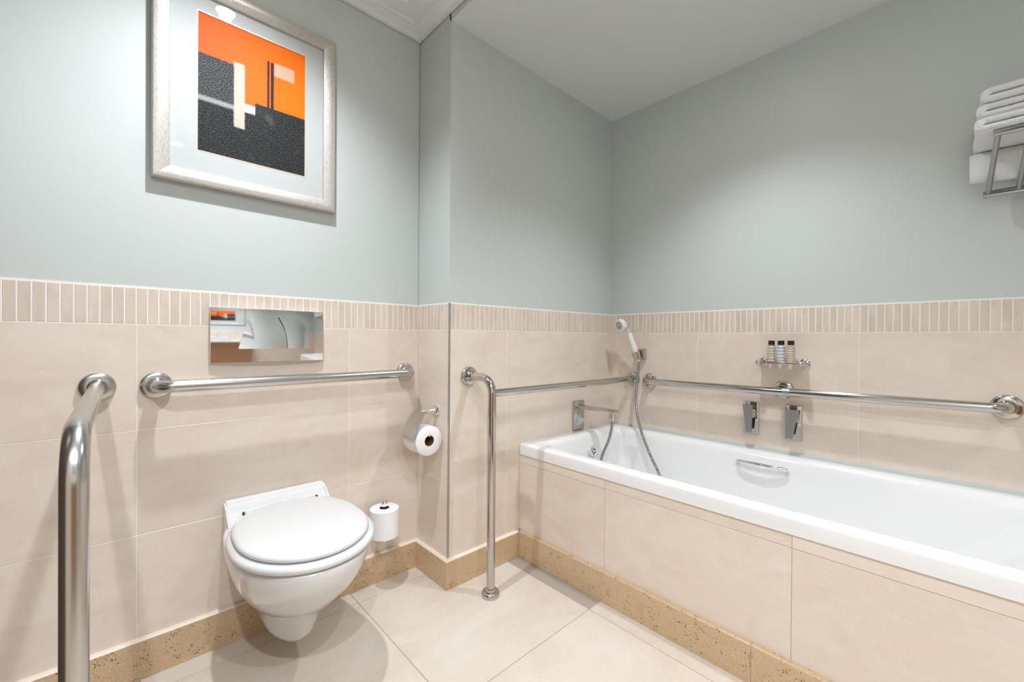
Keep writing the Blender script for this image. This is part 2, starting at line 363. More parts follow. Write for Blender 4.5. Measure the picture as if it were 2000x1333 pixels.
# ------------------------------------------------------------------ tiles, mosaics
TILE_CACHE = {}
def tile_mesh(w_, h_, t_, m):
    key = (round(w_, 4), round(h_, 4), round(t_, 4), m.name)
    if key not in TILE_CACHE:
        bm = bmesh.new(); c = 0.0005; a, b_ = w_/2, h_/2
        L0 = [(-a, t_, -b_), (a, t_, -b_), (a, t_, b_), (-a, t_, b_)]; L1 = [(x, c, z) for x, _, z in L0]
        L2 = [(math.copysign(a-c, x), 0, math.copysign(b_-c, z)) for x, _, z in L0]
        loft(bm, [L0, L1, L2]); me = mesh('tile', bm, False); me.materials.append(m); TILE_CACHE[key] = me
    return TILE_CACHE[key]
def lay(name, parent, origin, ru, rv, cols, rows, m, gap=None, t=0.008, rot=(0, 0, 0)):
    """ru: world direction of the tile's width, rv: of its height"""
    if gap is None: gap = 0.003 if name == 'mosaic_tile' else 0.0021
    for u0, u1 in cols:
        for v0, v1 in rows:
            me = tile_mesh(u1-u0-gap, v1-v0-gap, t, m)
            link(name, me, None, parent, Vector(origin)+Vector(ru)*(u0+u1)/2+Vector(rv)*(v0+v1)/2, rot)
def spans(a, b, joints):
    js = [a]+sorted(j for j in joints if a+0.01 < j < b-0.01)+[b]; return list(zip(js, js[1:]))
ROWS = [(BBH-0.003, J3), (J3, J2), (J2, ZBB)]
X, Y, Z = (1, 0, 0), (0, 1, 0), (0, 0, 1)
PA, PCm = 0.0246, 0.02317
R_B, R_R, R_L, R_F = (0, 0, 0), (0, 0, -PI/2), (0, 0, PI/2), (0, 0, PI)
def pitch(a, b, p, anchor):
    k0 = math.ceil((a-anchor)/p+0.15); return spans(a, b, [anchor+p*k for k in range(k0, k0+400) if anchor+p*k < b-0.15*p])
BORDER = [(ZBB, ZBT)]
lay('tile', wall_back, (0, 0, 0), X, Z, spans(XL, 0, [-0.9041-0.606, -0.9041, -0.2978]), ROWS, M['tile'], rot=R_B)
lay('mosaic_tile', wall_back, (0, 0, 0), X, Z, pitch(XL, 0, PA, -1.1523), BORDER, M['mosaic'], rot=R_B)
lay('tile', wall_jog, (0, 0, 0), Y, Z, [(-J+0.006, 0)], ROWS, M['tile'], rot=R_R)
lay('mosaic_tile', wall_jog, (0, 0, 0), Y, Z, pitch(-J+0.006, 0, PA, 0), BORDER, M['mosaic'], rot=R_R)
lay('tile', wall_end, (0, -J, 0), X, Z, spans(0.006, W, [0.308, 0.911]), ROWS, M['tile'], rot=R_B)
lay('mosaic_tile', wall_end, (0, -J, 0), X, Z, pitch(0.006, W, PA, 0.006), BORDER, M['mosaic'], rot=R_B)
lay('tile', wall_right, (W, 0, 0), Y, Z, spans(YF, -J, [-0.729, -1.3368, -1.943, -2.55]), ROWS, M['tile'], rot=R_R)
lay('mosaic_tile', wall_right, (W, 0, 0), Y, Z, pitch(YF, -J, PCm, -1.7089), BORDER, M['mosaic'], rot=R_R)
lay('tile', wall_left, (XL, 0, 0), Y, Z, spans(YF, 0, [-0.6, -1.2, -1.8, -2.4]), ROWS, M['tile'], rot=R_L)
lay('tile', wall_front, (0, YF, 0), X, Z, spans(XL, W, [-1.5, -0.9, -0.3, 0.3, 0.9]), ROWS, M['tile'], rot=R_F)
lay('mosaic_tile', wall_front, (0, YF, 0), X, Z, pitch(XL, W, 0.05, 0), BORDER, M['mosaic'], rot=R_F)
lay('mosaic_tile', wall_left, (XL, 0, 0), Y, Z, pitch(YF, 0, 0.05, 0), BORDER, M['mosaic'], rot=R_L)
fxs = [-0.2957+0.602*k for k in range(-4, 4)]; fys = [-0.0892-0.598*k for k in range(0, 6)]
for u in spans(XL, TXF+0.03, fxs):
    for v in spans(YF, 0, fys):
        if u[0] > 0.29 and v[1] > -0.1: continue
        lay('floor_tile', floor, (0, 0, 0), X, Y, [u], [v], M['floor_tile'], gap=0.0026, t=0.006, rot=(-PI/2, 0, 0))
for u in spans(TXF+0.03, W, fxs):                     # beyond the end of the bathtub
    lay('floor_tile', floor, (0, 0, 0), X, Y, [u], spans(YF, TYE, fys), M['floor_tile'], gap=0.0026, t=0.006, rot=(-PI/2, 0, 0))
# ------------------------------------------------------------------ skirting
def baseboard(name, label, p0, p1, nrm, m0, m1):
    """skirting from p0 to p1 (xy), sticking out along nrm by SK; mitre m0/m1 lengthens the front face at the ends"""
    p0, p1, nr = Vector((*p0, 0)), Vector((*p1, 0)), Vector((*nrm, 0)); d = (p1-p0).normalized()
    bm = bmesh.new(); e = 0.005
    P = lambda p, s, o, z, mm: p+nr*o+d*(s*mm*o/SK)+Vector((0, 0, z))
    sec = [(-0.001, 0), (SK, 0), (SK, BBH-e*1.0), (SK-e, BBH), (-0.001, BBH)]
    A = [bm.verts.new(P(p0, -1, o, z, m0)) for o, z in sec]; B = [bm.verts.new(P(p1, 1, o, z, m1)) for o, z in sec]
    bm.faces.new(A); bm.faces.new(B)
    for k in range(5):
        f = bm.faces.new((A[k], A[(k+1) % 5], B[(k+1) % 5], B[k]))
        if k in (2, 3): f.material_index = 1
    return structure(name, bm, [M['stone'], M['stone_edge']], label, 'skirting')
baseboard('baseboard_back', 'speckled tan stone skirting under the toilet', (XL, 0), (0, 0), (0, -1), 0, -SK)
baseboard('baseboard_jog', 'short speckled stone skirting on the projecting corner', (0, 0), (0, -J), (-1, 0), -SK*0.98, SK)
baseboard('baseboard_end', 'speckled stone skirting between the corner and the bathtub', (0, -J), (TXF-SK, -J), (0, -1), SK, 0)
baseboard('baseboard_front', 'speckled stone skirting behind the camera', (W, YF), (XL, YF), (0, 1), 0, 0)
baseboard('baseboard_right', 'speckled stone skirting on the right wall past the bathtub', (W, TYE-0.012), (W, YF), (-1, 0), 0, 0)
baseboard('baseboard_left', 'speckled stone skirting on the left wall', (XL, YF), (XL, -1.045), (1, 0), 0, 0)
# metal corner strip on the projecting corner
bm = bmesh.new(); box(bm, -0.0008, 0.006, -J-0.0012, -J+0.006, BBH, ZBT+0.002, 0.001, 1)
structure('trim_2', bm, [M['trim_steel']], 'thin steel corner strip on the projecting tiled corner', 'corner strip')

# unseen dark door added in the left wall to darken the steel rails' reflections
dr = link('added_door_1', None, loc=(XL, -0.55, 0)); tag(dr, 'unseen dark brown door added in the left wall for the rails to mirror', 'door', kind='structure')
M['door'] = simple('added_dark_door', (0.085, 0.055, 0.035), 0.35)
bm = bmesh.new(); box(bm, XL+0.0005, XL+0.030, -0.98, -0.12, 0.004, 2.04, 0.002, 1); part('door_leaf', bm, M['door'], dr, False)
bm = bmesh.new()
for a in ((-1.04, -0.985, 0.0, 2.10), (-0.115, -0.06, 0.0, 2.10), (-1.04, -0.06, 2.045, 2.10)): box(bm, XL+0.0005, XL+0.036, a[0], a[1], a[2], a[3], 0.002, 1)
part('door_frame', bm, M['door'], dr, False)
bm = bmesh.new(); lathe(bm, (XL+0.03, -0.92, 1.0), (1, 0, 0), [(0, 0.024), (0.006, 0.024), (0.008, 0.010), (0.045, 0.010)], 20); sweep(bm, fillet([(XL+0.068, -0.92, 1.0), (XL+0.072, -0.92, 1.0), (XL+0.072, -0.80, 1.0)], 0.003, 3), 0.009, 12); part('door_handle', bm, M['chrome'], dr)

# ------------------------------------------------------------------ bathtub and its tiled panel
panel = thing('bath_surround', 'beige tiled panel with stone skirting along the bathtub front', 'bath panel', (TXF, -1.0, 0))
bm = bmesh.new(); box(bm, TXF+G, TXF+0.03, TYE, -J-0.001, 0, TZB-0.002); part('backing', bm, M['panel_grout'], panel, False)
def lay_child(name, parent, cols, rows, m, **k): 
    lay(name, parent, Vector((TXF, 0, 0))-Vector(parent.location), Y, Z, cols, rows, m, rot=R_R, **k)
cols = spans(TYE, -J-0.0, [-0.6937, -1.293, -1.895])
lay_child('tile', panel, cols, [(BBH-0.003, 0.4195), (0.4195, TZB-0.001)], M['panel_tile'], gap=0.0015)
for a, b_ in spans(TYE, -J-SK, [-1.20]):
    bm = bmesh.new(); e = 0.004
    vs_ = extrude_poly(bm, [(TXF+0.004, a+0.0005, 0), (TXF-SK, a+0.0005, 0), (TXF-SK, a+0.0005, BBH-e), (TXF-SK+e, a+0.0005, BBH), (TXF+0.004, a+0.0005, BBH)], (0, b_-a-0.001, 0))
    part('skirting_stone', bm, M['stone'], panel, False)

bm = bmesh.new(); box(bm, TXF+0.03, W-0.001, TYE+G, TYE+0.03, 0, TZB-0.002); part('end_backing', bm, M['panel_grout'], panel, False)
lay('tile', panel, Vector((0, TYE, 0))-Vector(panel.location), X, Z, spans(TXF+0.001, W-0.001, [0.76]), [(0.002, 0.4195), (0.4195, TZB-0.001)], M['panel_tile'], gap=0.0015, rot=R_B)
tub = thing('bathtub', 'white acrylic bathtub built in along the right wall', 'bathtub', (0.75, -1.08, TZB))
x0, x1, y0, y1 = TXF-0.004, W-0.003, TYE, -J-0.002
ix0, ix1, iy0, iy1 = x0+0.052, x1-0.052, TYE+0.08, y1-0.072
lo = []
lo.append(rrect(x0+0.03, x1, y0, y1, 0.006, TZB))
lo.append(rrect(x0, x1, y0, y1, 0.006, TZB))
lo.append(rrect(x0, x1, y0, y1, 0.006, TZ-0.012))
lo.append(rrect(x0+0.002, x1, y0, y1, 0.006, TZ-0.005))
lo.append(rrect(x0+0.007, x1-0.003, y0+0.003, y1-0.003, 0.006, TZ-0.001))
lo.append(rrect(x0+0.013, x1-0.006, y0+0.006, y1-0.006, 0.006, TZ))
for ins, dz in ((-0.012, 0), (0, -0.002), (0.010, -0.008), (0.016, -0.018), (0.020, -0.034)):
    lo.append(rrect(ix0+ins, ix1-ins, iy0+ins*1.6, iy1-ins, 0.075, TZ+dz))
for ins, bk, ft, r, z in ((0.030, 0.09, 0.030, 0.085, 0.42), (0.042, 0.16, 0.042, 0.10, 0.34), (0.055, 0.25, 0.058, 0.11, 0.24), (0.066, 0.32, 0.072, 0.12, 0.17), (0.078, 0.36, 0.086, 0.12, 0.14), (0.105, 0.42, 0.115, 0.11, 0.123), (0.15, 0.50, 0.17, 0.09, 0.118)):
    lo.append(rrect(ix0+ins, ix1-ins, iy0+bk, iy1-ft, r, z))
bm = bmesh.new(); loft(bm, lo, cap0=False, cap1=True); part('tub_shell', bm, M['acrylic'], tub, angle=50)
# overflow knob on the foot end
op = Vector((0.775, iy1-0.030, 0.423)); od = Vector((0, -1, 0.12)).normalized()
bm = bmesh.new(); lathe(bm, op, od, [(-0.005, 0.02), (0.014, 0.020), (0.018, 0.026), (0.026, 0.026), (0.029, 0.022), (0.027, 0.014), (0.026, 0)]); ov = part('overflow', bm, M['chrome'], tub)
bm = bmesh.new()
for k in range(5):
    a = k/5*2*PI; u, v = frame_of(od); c = op+od*0.0275+(u*math.cos(a)+v*math.sin(a))*0.0115
    lathe(bm, c, od, [(0, 0.0042), (0.0012, 0.0036), (0.0012, 0)], 10)
part('overflow_hole', bm, M['dark'], ov)
# grip on the far side
gx = ix1-0.022
path = spline([(gx+0.004, -0.942, 0.452), (gx-0.020, -0.950, 0.462), (gx-0.030, -0.985, 0.465), (gx-0.034, -1.035, 0.466), (gx-0.030, -1.085, 0.466), (gx-0.020, -1.122, 0.464), (gx+0.004, -1.130, 0.455)], 8)
bm = bmesh.new(); sweep(bm, path, 0.0075, 12); bmesh.ops.scale(bm, vec=(1, 1, 1), verts=bm.verts); part('grip', bm, M['chrome'], tub)
# sealant along the wall
bm = bmesh.new(); extrude_poly(bm, [(W+0.001, TYE, TZ-0.004), (W-0.012, TYE, TZ-0.004), (W-0.009, TYE, TZ+0.004), (W+0.001, TYE, TZ+0.011)], (0, -J-0.002-TYE, 0))
structure('trim_3', bm, [M['silicone']], 'grey sealant bead between bathtub and long wall', 'sealant')

# ------------------------------------------------------------------ toilet
TX = -0.548
def dshape(a, yf, yb, z, n=56, yc=None, pf=2.0, pb=2.7, cx=TX):
    yc = yb+(yf-yb)*0.52 if yc is None else yc; out = []
    for k in range(n):
        t = 2*PI*k/n; c, s = math.cos(t), math.sin(t); p = pf if s < 0 else pb
        x = a*math.copysign(abs(c)**(2/p), c); y = (yc-yf if s < 0 else yb-yc)*math.copysign(abs(s)**(2/p), s)
        out.append(Vector((cx+x, yc+y, z)))
    return out
toilet = thing('toilet', 'white wall-hung toilet with its lid closed', 'toilet', (TX, 0, 0.06))
bm = bmesh.new()
prof = [(0.392, 0.150, -0.505), (0.398, 0.168, -0.528), (0.396, 0.176, -0.537), (0.388, 0.179, -0.540), (0.376, 0.178, -0.538), (0.350, 0.175, -0.527), (0.320, 0.168, -0.508), (0.285, 0.156, -0.478), (0.250, 0.139, -0.440), (0.220, 0.120, -0.404), (0.200, 0.104, -0.376), (0.188, 0.092, -0.356), (0.178, 0.085, -0.343), (0.160, 0.080, -0.334), (0.130, 0.077, -0.328), (0.105, 0.072, -0.318), (0.085, 0.061, -0.300), (0.073, 0.044, -0.275), (0.069, 0.020, -0.24)]
lp = []
for z, a, yf in prof:
    lp.append(dshape(a, yf+(0.012 if z > 0.19 else 0.024), -0.0005, z, pb=3.2 if z > 0.2 else 4.0))
loft(bm, lp); part('bowl', bm, M['ceramic'], toilet, angle=60)
bm = bmesh.new()
pts = [(0, 0.345), (-0.10, 0.345), (-0.125, 0.385), (-0.120, 0.402), (-0.085, 0.410), (-0.060, 0.420), (-0.045, 0.436), (-0.036, 0.450), (-0.026, 0.456), (-0.0005, 0.457)]
vv = extrude_poly(bm, [(TX-0.152, y, z) for y, z in pts], (0.304, 0, 0))
bmesh.ops.bevel(bm, geom=list(bm.edges), offset=0.006, segments=3, affect='EDGES', clamp_overlap=True)
part('back_ledge', bm, M['ceramic'], toilet, angle=50)
bm = bmesh.new()
Ls = [dshape(0.166, -0.5050, -0.0860, 0.399), dshape(0.179, -0.5230, -0.0780, 0.400), dshape(0.184, -0.5300, -0.0760, 0.406), dshape(0.184, -0.5300, -0.0760, 0.413), dshape(0.180, -0.5250, -0.0780, 0.419), dshape(0.165, -0.5050, -0.0860, 0.421)]
loft(bm, Ls); part('seat', bm, M['seat_plastic'], toilet, angle=60)
bm = bmesh.new()
Ls = [dshape(0.160, -0.4970, -0.0910, 0.4205), dshape(0.163, -0.5020, -0.0860, 0.4225), dshape(0.1690, -0.5100, -0.0800, 0.4245), dshape(0.1705, -0.5120, -0.0780, 0.430), dshape(0.1680, -0.5090, -0.0790, 0.4355), dshape(0.160, -0.4990, -0.0840, 0.4385), dshape(0.13, -0.4550, -0.1060, 0.441), dshape(0.07, -0.3650, -0.1660, 0.443), dshape(0.01, -0.2850, -0.2560, 0.4435)]
loft(bm, Ls); lid = part('lid', bm, M['seat_plastic'], toilet, angle=60)
for s in (-1, 1):
    bm = bmesh.new(); box(bm, TX+s*0.078-0.030, TX+s*0.078+0.030, -0.104, -0.062, 0.404, 0.430, 0.009, 3); h = part('hinge', bm, M['seat_plastic'], toilet)
    for q in (-1, 1):
        bm = bmesh.new(); box(bm, TX+s*0.078+q*0.031-0.003, TX+s*0.078+q*0.031+0.003, -0.080, -0.069, 0.422, 0.4315, 0.001, 1); part('hinge_gap', bm, M['dark'], h)

# ------------------------------------------------------------------ flush plate
plate = thing('flush_plate', 'mirror-chrome dual flush plate above the toilet', 'flush plate', (-0.568, 0, 0.985))
px0, px1, pz0, pz1 = -0.7355, -0.4005, 0.8985, 1.0715
pcx, pcz, phw, phh = (px0+px1)/2, (pz0+pz1)/2, (px1-px0)/2, (pz1-pz0)/2
def bulge(u, v, k=1.0):       # u, v in -1..1 : distance out from the wall
    return 0.0125+0.0105*(1-u*u)+0.0050*(1-v*v)
bm = bmesh.new(); nx, nz = 40, 20
grid = [[bm.verts.new((pcx+u*phw, -bulge(u, v), pcz+v*phh)) for u in [-1+2*i/nx for i in range(nx+1)]] for v in [-1+2*j/nz for j in range(nz+1)]]
for j in range(nz):
    for i in range(nx): bm.faces.new((grid[j][i], grid[j][i+1], grid[j+1][i+1], grid[j+1][i]))
rim = [grid[0][i] for i in range(nx)]+[grid[j][nx] for j in range(nz)]+[grid[nz][i] for i in range(nx, 0, -1)]+[grid[j][0] for j in range(nz, 0, -1)]
o1 = [bm.verts.new((pcx+(v.co.x-pcx)*1.006, v.co.y+0.004, pcz+(v.co.z-pcz)*1.012)) for v in rim]; o2 = [bm.verts.new((v.co.x, -0.0005, v.co.z)) for v in o1]
for A, B in ((rim, o1), (o1, o2)):
    for k in range(len(A)): bm.faces.new((A[k], A[(k+1) % len(A)], B[(k+1) % len(A)], B[k]))
part('cover', bm, M['chrome'], plate, angle=60)
def button(us_b, us_t, v0, v1, curve):
    """four-sided flush key with a bowed upright edge, riding 3 mm proud of the cover"""
    bm = bmesh.new(); n, m_ = 14, 12; g = []
    for j in range(m_+1):
        t = j/m_; v = v0+(v1-v0)*t; row = []
        bow = curve*4*t*(1-t)
        for i in range(n+1):
            s = i/n; ul = us_b[0]+(us_t[0]-us_b[0])*t+bow*(0.6 if us_b[0] < -0.2 and curve < 0 else 1); ur = us_b[1]+(us_t[1]-us_b[1])*t+bow_r(us_b[1], t)
            u = ul+(ur-ul)*s
            row.append(bm.verts.new((pcx+u*phw, -bulge(u, v)-0.0035-0.004*math.sin(PI*s)*(1-t)*0.6-0.006*(1-t)**2*0.7, pcz+v*phh)))
        g.append(row)
    for j in range(m_):
        for i in range(n): bm.faces.new((g[j][i], g[j][i+1], g[j+1][i+1], g[j+1][i]))
    rim = g[0][:-1]+[r[-1] for r in g[:-1]]+g[-1][:0:-1]+[r[0] for r in g[:0:-1]]
    o = [bm.verts.new((v.co.x, -0.008, v.co.z)) for v in rim]
    for k in range(len(rim)): bm.faces.new((rim[k], rim[(k+1) % len(rim)], o[(k+1) % len(rim)], o[k]))
    return part('flush_key', bm, M['chrome'], plate, angle=60)
def bow_r(ub, t): return 0.05*4*t*(1-t) if ub > 0 else 0.0
button((-0.57, 0.262), (-0.39, 0.10), -0.50, 0.72, -0.02)
button((0.272, 0.71), (0.11, 0.52), -0.50, 0.72, 0.05)
for us in ((0.267, 0.105),):
    bm = bmesh.new()
    pp = [Vector((pcx+(us[0]+(us[1]-us[0])*t+0.05*4*t*(1-t))*phw, -bulge(0.2, 0)-0.0030, pcz+(-0.5+1.22*t)*phh)) for t in [k/12 for k in range(13)]]
    sweep(bm, pp, 0.0016, 6); part('key_gap', bm, M['dark'], plate)

# ------------------------------------------------------------------ grab bars
def flange(bm, p, d, r=0.0378, t=0.014, rt=0.016):
    lathe(bm, p, d, [(0, r), (t*0.55, r), (t*0.85, r*0.965), (t, r*0.88), (t+0.001, rt*1.28), (t+0.004, rt*1.18), (t+0.008, rt*1.02)], 40)
def wall_bar(name, label, path, fl, r, m, rb, foot=None):
    t = thing(name, label, 'grab bar', tuple(fl[0][0]))
    bm = bmesh.new(); sweep(bm, fillet(path, rb, 12), r, 28); part('tube', bm, m, t)
    for p, d in fl:
        bm = bmesh.new(); flange(bm, p, d, rt=r); part('wall_flange', bm, m, t)
    if foot:
        bm = bmesh.new(); lathe(bm, foot, Z, [(0, 0.034), (0.012, 0.034), (0.017, 0.0325), (0.019, 0.030), (0.019, r*1.35), (0.030, r*1.25), (0.031, r)], 40); part('floor_flange', bm, m, t)
    return t
SA, SC = 0.080, 0.068
zA = 0.838
wall_bar('grab_bar', 'straight brushed steel grab bar on the wall behind the toilet', [(-0.863, -0.001, zA), (-0.863, -SA, zA), (-0.064, -SA, zA), (-0.064, -0.001, zA)], [((-0.863, 0, zA), (0, -1, 0)), ((-0.064, 0, zA), (0, -1, 0))], 0.0172, M['brushed'], 0.042)
LPX, LPY = -0.985, -0.760
wall_bar('support_rail', 'brushed steel bent support rail left of the toilet, nearest the camera', [(LPX, -0.001, 0.842), (LPX, LPY, 0.842), (LPX, LPY, 0.001)], [((LPX, 0, 0.842), (0, -1, 0))], 0.0155, M['brushed'], 0.075, foot=(LPX, LPY, 0))
RPX, RPY, ZR = 0.094, -0.385, 0.829
rr = wall_bar('support_rail', 'polished steel floor-standing support rail at the tap end of the bathtub', [(RPX, -J-0.001, ZR), (RPX, RPY, ZR), (RPX, RPY, 0.001)], [((RPX, -J, ZR), (0, -1, 0)), ((W, RPY, 0.768), (-1, 0, 0))], 0.0160, M['steel'], 0.058, foot=(RPX, RPY, 0))
bm = bmesh.new(); sweep(bm, [(RPX+0.002, RPY, 0.772), (W-0.001, RPY, 0.768)], 0.0152, 28); part('side_tube', bm, M['steel'], rr)
zC = 0.774
gb = wall_bar('grab_bar', 'long polished steel grab bar on the wall above the bathtub', [(W-0.001, -0.483, 0.766), (W-SC, -0.483, 0.766), (W-SC, -1.70, 0.778), (W-0.001, -1.70, 0.778)], [((W, -0.483, 0.766), (-1, 0, 0)), ((W, -1.70, 0.778), (-1, 0, 0))], 0.0160, M['steel'], 0.040)
bm = bmesh.new(); flange(bm, (W, -1.092, 0.775), (-1, 0, 0)); lathe(bm, (W-0.01, -1.092, 0.775), (-1, 0, 0), [(0, 0.011), (SC-0.014, 0.011)], 20); part('middle_support', bm, M['steel'], gb)
bm = bmesh.new(); lathe(bm, (W-SC, -1.118, 0.7725), (0, 1, 0), [(-0.012, 0.016), (-0.012, 0.0168), (0.012, 0.0168), (0.012, 0.016)], 28); part('joint_sleeve', bm, M['trim_steel'], gb)

# ------------------------------------------------------------------ toilet paper
def roll(name, label, c, d, length, R_=0.056, r_=0.021):
    t = thing(name, label, 'toilet roll', tuple(c))
    bm = bmesh.new(); h = length/2
    lathe(bm, c, d, [(-h, r_), (-h, R_-0.003), (-h+0.002, R_), (h-0.002, R_), (h, R_-0.003), (h, r_), (-h, r_)], 48); part('paper', bm, M['paper'], t)
    bm = bmesh.new(); lathe(bm, c, d, [(-h+0.001, r_+0.0004), (h-0.001, r_+0.0004), (h-0.001, r_-0.001), (-h+0.001, r_-0.001), (-h+0.001, r_+0.0004)], 32); part('core', bm, M['card'], t)
    return t
RC = Vector((-0.064, -0.150, 0.582))
roll('toilet_roll', 'toilet roll hanging from the holder on the projecting corner', RC, (0, -1, 0), 0.098, 0.0575)
hold = thing('toilet_paper_holder', 'chrome toilet paper holder with cover flap on the projecting corner', 'paper holder', (0, -0.150, 0.687))
bm = bmesh.new(); lathe(bm, (0, -0.150, 0.687), (-1, 0, 0), [(0, 0.021), (0.005, 0.021), (0.009, 0.017), (0.011, 0.011), (0.016, 0.0095), (0.055, 0.0085), (0.062, 0.010), (0.070, 0.007), (0.074, 0)], 28); part('arm', bm, M['chrome'], hold)
# flap hinged on the arm, hanging down over the roll
bm = bmesh.new()
flp = [(-0.066, 0.692), (-0.082, 0.690), (-0.104, 0.660), (-0.122, 0.622), (-0.131, 0.594)]
th = 0.0012; A = []; 
top_ = [(x, z) for x, z in flp]; und = [(x+0.0018, z-0.0012) for x, z in reversed(flp)]
extrude_poly(bm, [(x, -0.196, z) for x, z in top_+und], (0, 0.092, 0)); part('cover_flap', bm, M['brushed'], hold)
bm = bmesh.new(); sweep(bm, fillet([(-0.064, -0.155, 0.688), (-0.064, -0.093, 0.688), (-0.064, -0.093, 0.599), (-0.064, -0.200, 0.599), (-0.064, -0.2005, 0.612)], 0.006, 5), 0.0035, 10); part('hook', bm, M['chrome'], hold)
SP = Vector((-0.189, -0.078, 0.2670))
roll('spare_toilet_roll', 'spare toilet roll standing upright beside the toilet', SP, Z, 0.108, 0.054, 0.019)
sh = thing('spare_roll_holder', 'chrome upright spare roll holder on the wall beside the toilet', 'roll holder', (-0.189, 0, 0.178))
bm = bmesh.new(); lathe(bm, (-0.189, 0, 0.204), (0, -1, 0), [(0, 0.02), (0.006, 0.02), (0.010, 0.012), (0.011, 0.007), (0.078, 0.007)], 24); part('wall_arm', bm, M['chrome'], sh)
bm = bmesh.new(); lathe(bm, (-0.189, -0.078, 0.190), Z, [(0, 0.0), (0, 0.010), (0.006, 0.012), (0.013, 0.012), (0.020, 0.009), (0.0215, 0.009), (0.022, 0.0065), (0.136, 0.0065), (0.138, 0.011), (0.156, 0.011), (0.159, 0.008), (0.159, 0)], 24); part('post', bm, M['chrome'], sh)

# ------------------------------------------------------------------ bath fittings
sp_ = thing('bath_spout', 'square chrome bath spout on the end wall', 'spout', (0.805, -J, 0.588))
bm = bmesh.new(); box(bm, 0.765, 0.847, -J-0.016, -J, 0.513, 0.662, 0.002, 2); part('wall_plate', bm, M['fitting'], sp_)
bm = bmesh.new(); box(bm, 0.782, 0.828, -0.470, -J-0.01, 0.622, 0.640, 0.003, 2); part('spout_arm', bm, M['fitting'], sp_)
bm = bmesh.new(); lathe(bm, (0.805, -0.448, 0.624), (0, 0, -1), [(0, 0.017), (0.010, 0.017), (0.011, 0.014), (0.026, 0.014), (0.030, 0.010), (0.040, 0.0095), (0.042, 0.007)], 24); part('hose_outlet', bm, M['fitting'], sp_)
bk = thing('shower_bracket', 'chrome wall bracket holding the hand shower', 'bracket', (W, -0.432, 0.905))
bm = bmesh.new(); extrude_poly(bm, [(W, -0.414, 0.932), (W, -0.414, 0.872), (W-0.030, -0.416, 0.880), (W-0.040, -0.416, 0.926)], (0, -0.046, 0)); bmesh.ops.bevel(bm, geom=list(bm.edges), offset=0.003, segments=2, affect='EDGES'); part('wall_block', bm, M['fitting'], bk)
hb = Vector((1.050, -0.445, 0.866)); hd = (Vector((1.022, -0.402, 1.022))-hb).normalized()
bm = bmesh.new(); lathe(bm, hb+hd*0.012, hd, [(0, 0.0125), (0, 0.0185), (0.040, 0.0225), (0.040, 0.0165), (0, 0.0125)], 24); part('cradle', bm, M['fitting'], bk)
hs = thing('hand_shower', 'white hand shower hung in its bracket above the bathtub', 'hand shower', tuple(hb))
bm = bmesh.new(); lathe(bm, hb, hd, [(0, 0), (0, 0.009), (0.012, 0.0105), (0.040, 0.0150), (0.075, 0.0150), (0.120, 0.0135), (0.150, 0.0122), (0.158, 0.0105)], 24); part('handle', bm, M['white_plastic'], hs)
ht = hb+hd*0.156; hc = Vector((1.012, -0.362, 1.058)); hdir = Vector((-0.80, 0.12, -0.22)).normalized()
bm = bmesh.new(); sweep(bm, spline([ht-hd*0.004, ht+hd*0.014, hc-hdir*0.014+Vector((0, -0.006, -0.004)), hc-hdir*0.004], 6), 0.0082, 14); part('neck', bm, M['chrome'], hs)
bm = bmesh.new(); lathe(bm, hc-hdir*0.012, hdir, [(-0.004, 0), (-0.004, 0.018), (0.004, 0.031), (0.009, 0.034), (0.028, 0.034), (0.032, 0.031), (0.032, 0.022), (0.028, 0.021)], 32); hp = part('head', bm, M['white_plastic'], hs)
bm = bmesh.new(); lathe(bm, hc-hdir*0.012, hdir, [(0.0265, 0.0212), (0.0295, 0.0200), (0.0300, 0.012), (0.034, 0.0105), (0.034, 0)], 24); part('spray_face', bm, M['trim_steel'], hp)
hose_pts = spline([(0.805, -0.448, 0.584), (0.804, -0.446, 0.55), (0.802, -0.432, 0.49), (0.800, -0.395, 0.40), (0.800, -0.370, 0.28), (0.815, -0.42, 0.165), (0.86, -0.56, 0.135), (0.92, -0.66, 0.18), (0.955, -0.63, 0.30), (0.985, -0.545, 0.42), (1.010, -0.480, 0.53), (1.034, -0.442, 0.64), (1.047, -0.438, 0.75), (1.051, -0.444, 0.83), (1.051, -0.4455, 0.868)], 40)
# resample so that the ribs are evenly spaced
acc = [0]
for a, b_ in zip(hose_pts, hose_pts[1:]): acc.append(acc[-1]+(b_-a).length)
step = 0.0019; cnt = int(acc[-1]/step); res = []; i = 0
for k in range(cnt+1):
    s = k*step
    while i < len(acc)-2 and acc[i+1] < s: i += 1
    t = (s-acc[i])/max(1e-9, acc[i+1]-acc[i]); res.append(hose_pts[i].lerp(hose_pts[i+1], min(1, t)))
bm = bmesh.new(); sweep(bm, res, lambda i: 0.0074 if (i//2) % 2 else 0.0058, 10)
M['hose'] = simple('ribbed_chrome_hose', (0.34, 0.345, 0.35), 0.2, 1)
tag(part('shower_hose', bm, M['hose'], None), 'ribbed metal shower hose dangling into the bathtub', 'hose')

